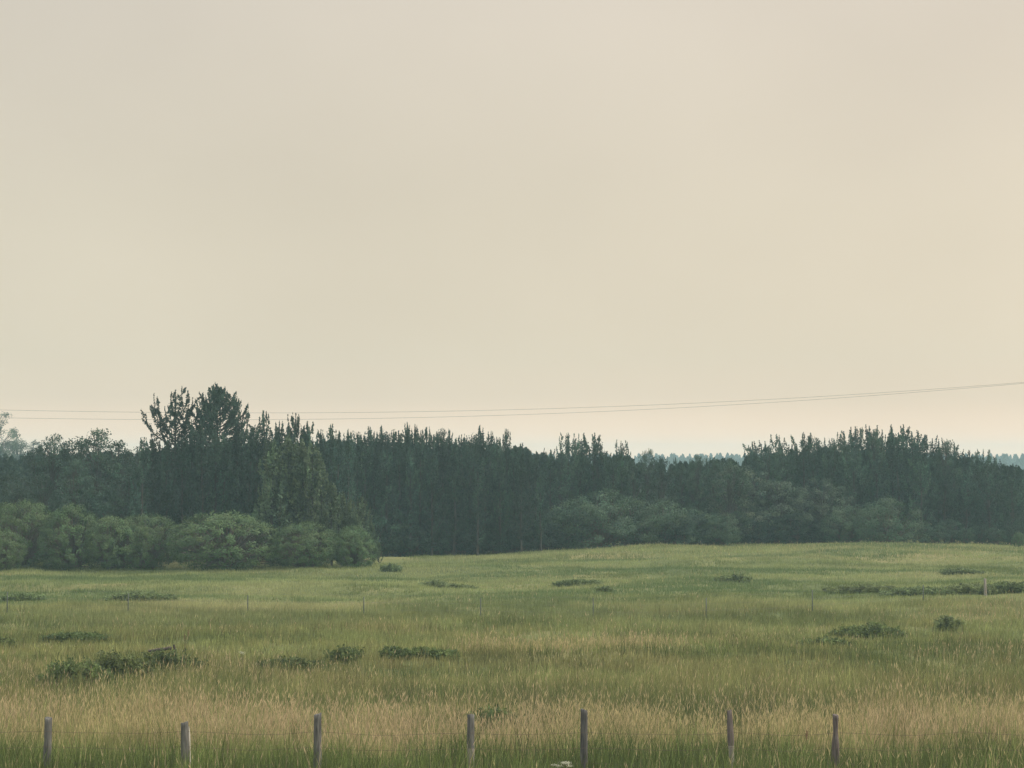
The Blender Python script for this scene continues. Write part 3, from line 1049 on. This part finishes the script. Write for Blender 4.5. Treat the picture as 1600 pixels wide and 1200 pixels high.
# ------------------------------------------------------------------ weeds by the near fence
M_UMB = mat_foliage('pale_umbel', (0.55, 0.56, 0.46), 0.3, 0.1, 6)
M_DOCK = mat_foliage('brown_seed', (0.16, 0.09, 0.055), 0.2, 0.1, 6)


def weed(name, px, top, d, mat, label, heads, hr, nleaf, seed):
    r = np.random.default_rng(seed)
    p = at(px, top, d)
    z = float(hgt(p[0], d))
    root = bpy.data.objects.new(name, None)
    COL.objects.link(root)
    root.location = (p[0], d, z)
    tag(root, label, 'weed')
    H = p[2] - z
    for k in range(heads):
        wood, hd = Quads(), Quads()
        e = np.array((r.normal(0, 0.09) * (heads > 1), r.normal(0, 0.07), H * (1 if k == 0 else r.uniform(0.75, 0.98))))
        P = e * np.linspace(0, 1, 6)[:, None] + r.normal(0, 0.004, (6, 3))
        wood.add(*tube(P, np.linspace(0.006, 0.003, 6), 5))
        c = P[-1] + r.normal(0, 1, (nleaf, 3)) * np.array(hr)
        ln = r.uniform(0.012, 0.026, nleaf)
        V, Q = leaf_quads(c, r.normal(0, 1, (nleaf, 3)), r.normal(0, 1, (nleaf, 3)), ln, ln * 0.8)
        hd.add(V, Q, np.ones(3))
        st_ = link('stem', wood.mesh('stem', M_TWIG, True), root)
        link('flower_head' if mat is M_UMB else 'seed_head', hd.mesh('head', mat), st_)


weed('flowering_weed', 872, 1190, 39.4, M_UMB, 'pale flowering weed at the bottom edge left of the darkest near post', 7, (0.035, 0.03, 0.012), 60, 3)
weed('flowering_weed', 380, 1019, 62.0, M_UMB, 'single white flower head in the pasture right of the long dark shrub patch', 2, (0.035, 0.03, 0.02), 60, 4)
weed('dock_weed', 1260, 1147, 40.8, M_DOCK, 'brown seed head stalk just left of the narrow-waisted fence post', 1, (0.02, 0.02, 0.05), 140, 5)
weed('dock_weed', 288, 990, 66.0, M_DOCK, 'thin dry stalk rising beyond the fallen branch', 2, (0.015, 0.015, 0.06), 70, 6)

# ------------------------------------------------------------------ near fence
M_POSTP = mat_wood('purple_grey_post', (0.050, 0.050, 0.049), (0.170, 0.168, 0.160), (22, 22, 2.2))
M_POSTD = mat_wood('dark_post', (0.045, 0.045, 0.048), (0.14, 0.135, 0.13), (22, 22, 2.2))
M_POSTL = mat_wood('bleached_post', (0.17, 0.16, 0.145), (0.30, 0.28, 0.25), (22, 22, 2.2))
M_POSTB = mat_wood('brown_post', (0.06, 0.05, 0.048), (0.165, 0.14, 0.135), (22, 22, 2.2))
M_WIRE = mat_plain('galvanised_wire', (0.16, 0.15, 0.14), 0.5, 0.6)
M_RUSTW = mat_plain('rusty_wire', (0.13, 0.09, 0.07), 0.7, 0.3)
DN = 40.2


def wooden_post(parent, px, top, wpx, lean_px, mats, seed, prof=None, split=None, label=None):
    """weathered round post: uneven outline, checked top, wire staples side"""
    r = np.random.default_rng(seed)
    d = DN + r.uniform(-0.15, 0.15)
    pt = at(px, top, d)
    x0 = wx(px + lean_px, d)
    z0 = float(hgt(x0, d)) - 0.35
    n, k = 22, 14
    t = np.linspace(0, 1, n)
    R = wpx / 3200 * d / 2
    a = np.arange(k) / k * 2 * PI
    f = np.interp(t, *zip(*(prof or [(0, 1.12), (1, 0.97)])))
    ph = r.uniform(0, 6)
    rr = R * f[:, None] * (1 + 0.07 * np.sin(3 * a + ph)[None] + 0.05 * np.sin(5 * a + 2 * ph + 3 * t[:, None]) + r.normal(0, 0.012, (n, k)))
    cx = x0 + (pt[0] - x0) * t + np.sin(t * 3 + ph) * R * 0.15
    P = np.stack([cx[:, None] + rr * np.cos(a), d + rr * np.sin(a), np.broadcast_to((z0 + (pt[2] - z0) * t)[:, None], (n, k))], -1)
    P[-1, :, 2] += np.sin(a + ph) * R * 0.28 + r.normal(0, R * 0.07, k)
    V = P.reshape(-1, 3)
    i = np.arange(n - 1)[:, None] * k
    j = np.arange(k)[None]
    Q = np.stack([i + j, i + (j + 1) % k, i + k + (j + 1) % k, i + k + j], -1).reshape(-1, 4)
    # weathered end grain: inner ring and centre
    inner = P[-1].copy()
    inner[:, :2] = inner[:, :2].mean(0) + (inner[:, :2] - inner[:, :2].mean(0)) * 0.7
    inner[:, 2] += R * 0.06
    cen = inner.mean(0)[None] - np.array((0, 0, R * 0.15))
    b0 = len(V)
    V = np.concatenate([V, inner, cen])
    j = np.arange(k)
    jn = (j + 1) % k
    Q2 = np.stack([(n - 1) * k + j, (n - 1) * k + jn, b0 + jn, b0 + j], -1)
    T = np.stack([b0 + j, b0 + jn, np.full(k, b0 + k)], -1)
    fm = np.zeros(len(Q) + len(Q2) + len(T))
    if split is not None:
        fm[:len(Q)] = (np.repeat(t[:-1], k) + r.normal(0, 0.015, len(Q)) < split) * 1
    o = link('post', mk_mesh('post', V, [Q, Q2, T], mats, fmat=fm, smooth=True), parent)
    if label:
        o['label'] = label
    return o


fence = bpy.data.objects.new('wire_fence', None)
COL.objects.link(fence)
tag(fence, 'near fence of weathered wooden posts and thin wire in tall grass', 'fence')
wooden_post(fence, 75, 1122, 12, 0, [M_POSTP], 1)
wooden_post(fence, 289, 1129, 12, 3, [M_POSTP], 2, label='purplish post with its lit right side painted as a pale strip')
wooden_post(fence, 497, 1116, 12, 0, [M_POSTP], 3)
wooden_post(fence, 736, 1117, 11, 1, [M_POSTP, M_POSTL], 4, split=0.62, label='post bleached pale on its lower half')
wooden_post(fence, 912, 1109, 11, 1, [M_POSTD], 5, label='darkest grey post')
wooden_post(fence, 1140, 1110, 8.5, 4, [M_POSTB, M_POSTL], 6, prof=[(0, 1.15), (0.55, 0.95), (0.68, 1.25), (0.8, 1.15), (1, 0.85)],
            split=0.6, label='thin crooked brown post with a bleached lower half')
wooden_post(fence, 1305, 1117, 9, -3, [M_POSTB], 7, prof=[(0, 1.5), (0.5, 1.5), (0.66, 1.3), (0.8, 0.8), (0.9, 0.95), (1, 1.05)],
            label='post with a narrow waist and split foot')
# lit right side of the second post, put in as an added pale sliver
sq = Quads()
pa, pb = at(295.2, 1135, DN - 0.02), at(297.5, 1205, DN - 0.02)
sq.add(*tube(pa + (pb - pa) * np.linspace(0, 1, 8)[:, None] + r_.normal(0, 0.002, (8, 3)), np.array([0.006, 0.015, 0.018, 0.018, 0.017, 0.016, 0.015, 0.012]), 6))
link('lit_side_sliver', sq.mesh('lit_side_sliver', mat_wood('lit_side_wood', (0.5, 0.48, 0.45), (0.7, 0.68, 0.64)), True), fence)
pxs = [-150, 75, 289, 497, 736, 912, 1141, 1304, 1500, 1720]
for k, zz in enumerate((1.02, 0.72, 0.42)):
    q = Quads()
    pts = []
    for a_, b_ in zip(pxs[:-1], pxs[1:]):
        xa, xb = wx(a_, DN), wx(b_, DN)
        for s in np.linspace(0, 1, 9)[:-1]:
            x = xa + (xb - xa) * s
            base = float(hgt(xa, DN)) * (1 - s) + float(hgt(xb, DN)) * s
            pts.append((x, DN - 0.085, base + zz - 0.05 * math.sin(s * PI) + 0.01 * math.sin(x * 3 + k)))
    q.add(*tube(pts, np.full(len(pts), 0.0028), 4))
    for s in np.arange(pts[0][0], pts[-1][0], 0.18):      # barbs
        z_ = np.interp(s, [p[0] for p in pts], [p[2] for p in pts])
        q.add(*tube([(s - 0.008, DN - 0.085, z_ - 0.014), (s, DN - 0.085, z_), (s + 0.008, DN - 0.085, z_ + 0.014)], [0.0012, 0.0025, 0.0012], 3))
    link('barbed_wire', q.mesh('barbed_wire', M_RUSTW), fence)

# ------------------------------------------------------------------ far fence across the pasture
M_TPOST = mat_plain('steel_post', (0.09, 0.11, 0.09), 0.6, 0.3)
ffence = bpy.data.objects.new('wire_fence', None)
COL.objects.link(ffence)
tag(ffence, 'faint far fence of slim steel posts across the green middle pasture', 'fence')
FP = [(14, 927, 960), (202, 927, 960), (389, 930, 964), (569, 934, 970), (751, 936, 968), (927, 934, 970), (1102, 934, 968),
      (1268, 922, 960), (1441, 922, 946)]
fpts = []
for k, (px, t_, b_) in enumerate(FP):
    d = 3200 * 1.15 / (b_ - t_) * 0.9
    d = float(np.clip(d, 84, 96))
    for _ in range(5):
        z = float(hgt(wx(px, d), d))
        d = 0.5 * d + 0.5 * (CAM_Z - z) * 3200 / (b_ - 720)
    x, z = wx(px, d), float(hgt(wx(px, d), d))
    top = at(px, t_, d)[2]
    q = Quads()
    hh = max(0.9, top - z)
    lean = (0.02 * math.sin(k * 2.3)) * hh
    bw = 0.045
    for (dx, dy, w1, w2) in ((0, 0, bw, 0.008), (0, 0.02, 0.008, 0.035)):   # T section: flange and web
        c8 = []
        for zz, lx in ((-0.2, 0), (hh, lean)):
            for sx, sy in ((-1, -1), (1, -1), (1, 1), (-1, 1)):
                c8.append((x + dx + lx + sx * w1 / 2, d + dy + sy * w2 / 2, z + zz))
        q.add(np.array(c8), np.array([[0, 1, 5, 4], [1, 2, 6, 5], [2, 3, 7, 6], [3, 0, 4, 7], [4, 5, 6, 7], [3, 2, 1, 0]]))
    for zz in np.arange(0.15, hh, 0.07):                                     # studs
        q.add(*tube([(x, d - 0.012, z + zz - 0.012), (x, d - 0.012, z + zz + 0.012)], [0.01, 0.01], 4))
    link('post', q.mesh('post', M_TPOST), ffence)
    fpts.append((x, d, z, hh))
for f in (0.95, 0.65, 0.38):
    q = Quads()
    pts = []
    for a_, b_ in zip(fpts[:-1], fpts[1:]):
        for s in np.linspace(0, 1, 7)[:-1]:
            pts.append((a_[0] + (b_[0] - a_[0]) * s, a_[1] + (b_[1] - a_[1]) * s - 0.03,
                        a_[2] + (b_[2] - a_[2]) * s + 1.05 * f - 0.04 * math.sin(s * PI)))
    q.add(*tube(pts, np.full(len(pts), 0.0022), 4))
    link('wire', q.mesh('wire', M_WIRE), ffence)
# pale wooden post at the right
pr_ = bpy.data.objects.new('wooden_post', None)
d = 100.0
for _ in range(5):
    d = 0.5 * d + 0.5 * (CAM_Z - float(hgt(wx(1537, d), d))) * 3200 / (932 - 720)
COL.objects.link(pr_)
pz = float(hgt(wx(1537, d), d))
ptz = at(1537, 904, d)[2]
q = Quads()
xx = wx(1537, d)
q.add(*tube([(xx + 0.02, d, pz - 0.2), (xx + 0.01, d, pz + 0.3), (xx, d, (pz + ptz) / 2 + 0.1), (xx, d, ptz - 0.02), (xx, d, ptz), (xx, d, ptz + 0.005)],
            [0.075, 0.07, 0.066, 0.064, 0.05, 0.002], 12))
bo = q.mesh('wooden_post', M_POSTL, True)
COL.objects.unlink(pr_)
bpy.data.objects.remove(pr_)
tag(link('wooden_post', bo), 'pale bleached wooden post before the dark shrub band at the right', 'post')

# ------------------------------------------------------------------ power lines behind the trees
for lab, pts in (('upper of the two thin power lines crossing the sky above the trees',
                  [(-900, 612), (-450, 628), (0, 640.5), (215, 643.6), (400, 644.8), (600, 643.6), (800, 640.8), (950, 635.5), (1070, 630.7), (1200, 624.5), (1370, 614.7), (1490, 605.5), (1600, 597), (1900, 571), (2300, 531)]),
                 ('lower of the two thin power lines crossing the sky above the trees',
                  [(-900, 630), (-450, 643), (0, 651.5), (215, 654.6), (400, 655.6), (500, 655.4), (640, 652.8), (800, 648.8), (980, 642), (1080, 637), (1200, 629.8), (1370, 617), (1490, 606.5), (1600, 598.2), (1900, 572), (2300, 529)])):
    xs_ = np.linspace(-880, 2280, 120)
    p_ = np.array(pts)
    # smooth the sag with a low-order fit
    co = np.polyfit(p_[:, 0], p_[:, 1], 4)
    yy_ = np.polyval(co, xs_)
    q = Quads()
    q.add(*tube([at(a_, b_, 205) for a_, b_ in zip(xs_, yy_)], np.full(len(xs_), 0.014), 5))
    tag(link('power_line', q.mesh('power_line', mat_plain('aluminium_cable', (0.2, 0.19, 0.18), 0.6, 0.2))), lab, 'power line', 'power lines above the trees')

# ------------------------------------------------------------------ smoky air
hb = bpy.data.meshes.new('haze')
x0, x1, y0, y1, z0, z1 = -520, 520, -30, 1300, -6, 16.5
hv = [(x, y, z) for z in (z0, z1) for y in (y0, y1) for x in (x0, x1)]
hb.from_pydata(hv, [], [(0, 2, 3, 1), (4, 5, 7, 6), (0, 1, 5, 4), (2, 6, 7, 3), (0, 4, 6, 2), (1, 3, 7, 5)])
hz = link('haze', hb)
tag(hz, 'thin blue-grey smoke haze hanging over the pasture and the trees', 'haze', kind='stuff')
m, N, L = mat_new('haze_air')
o = N('ShaderNodeOutputMaterial')
pv = N('ShaderNodeVolumePrincipled')
pv.inputs['Color'].default_value = (0.55, 0.84, 1.0, 1)
pv.inputs['Density'].default_value = 0.00055
pv.inputs['Anisotropy'].default_value = 0.0
L(pv.outputs[0], o.inputs['Volume'])
hb.materials.append(m)
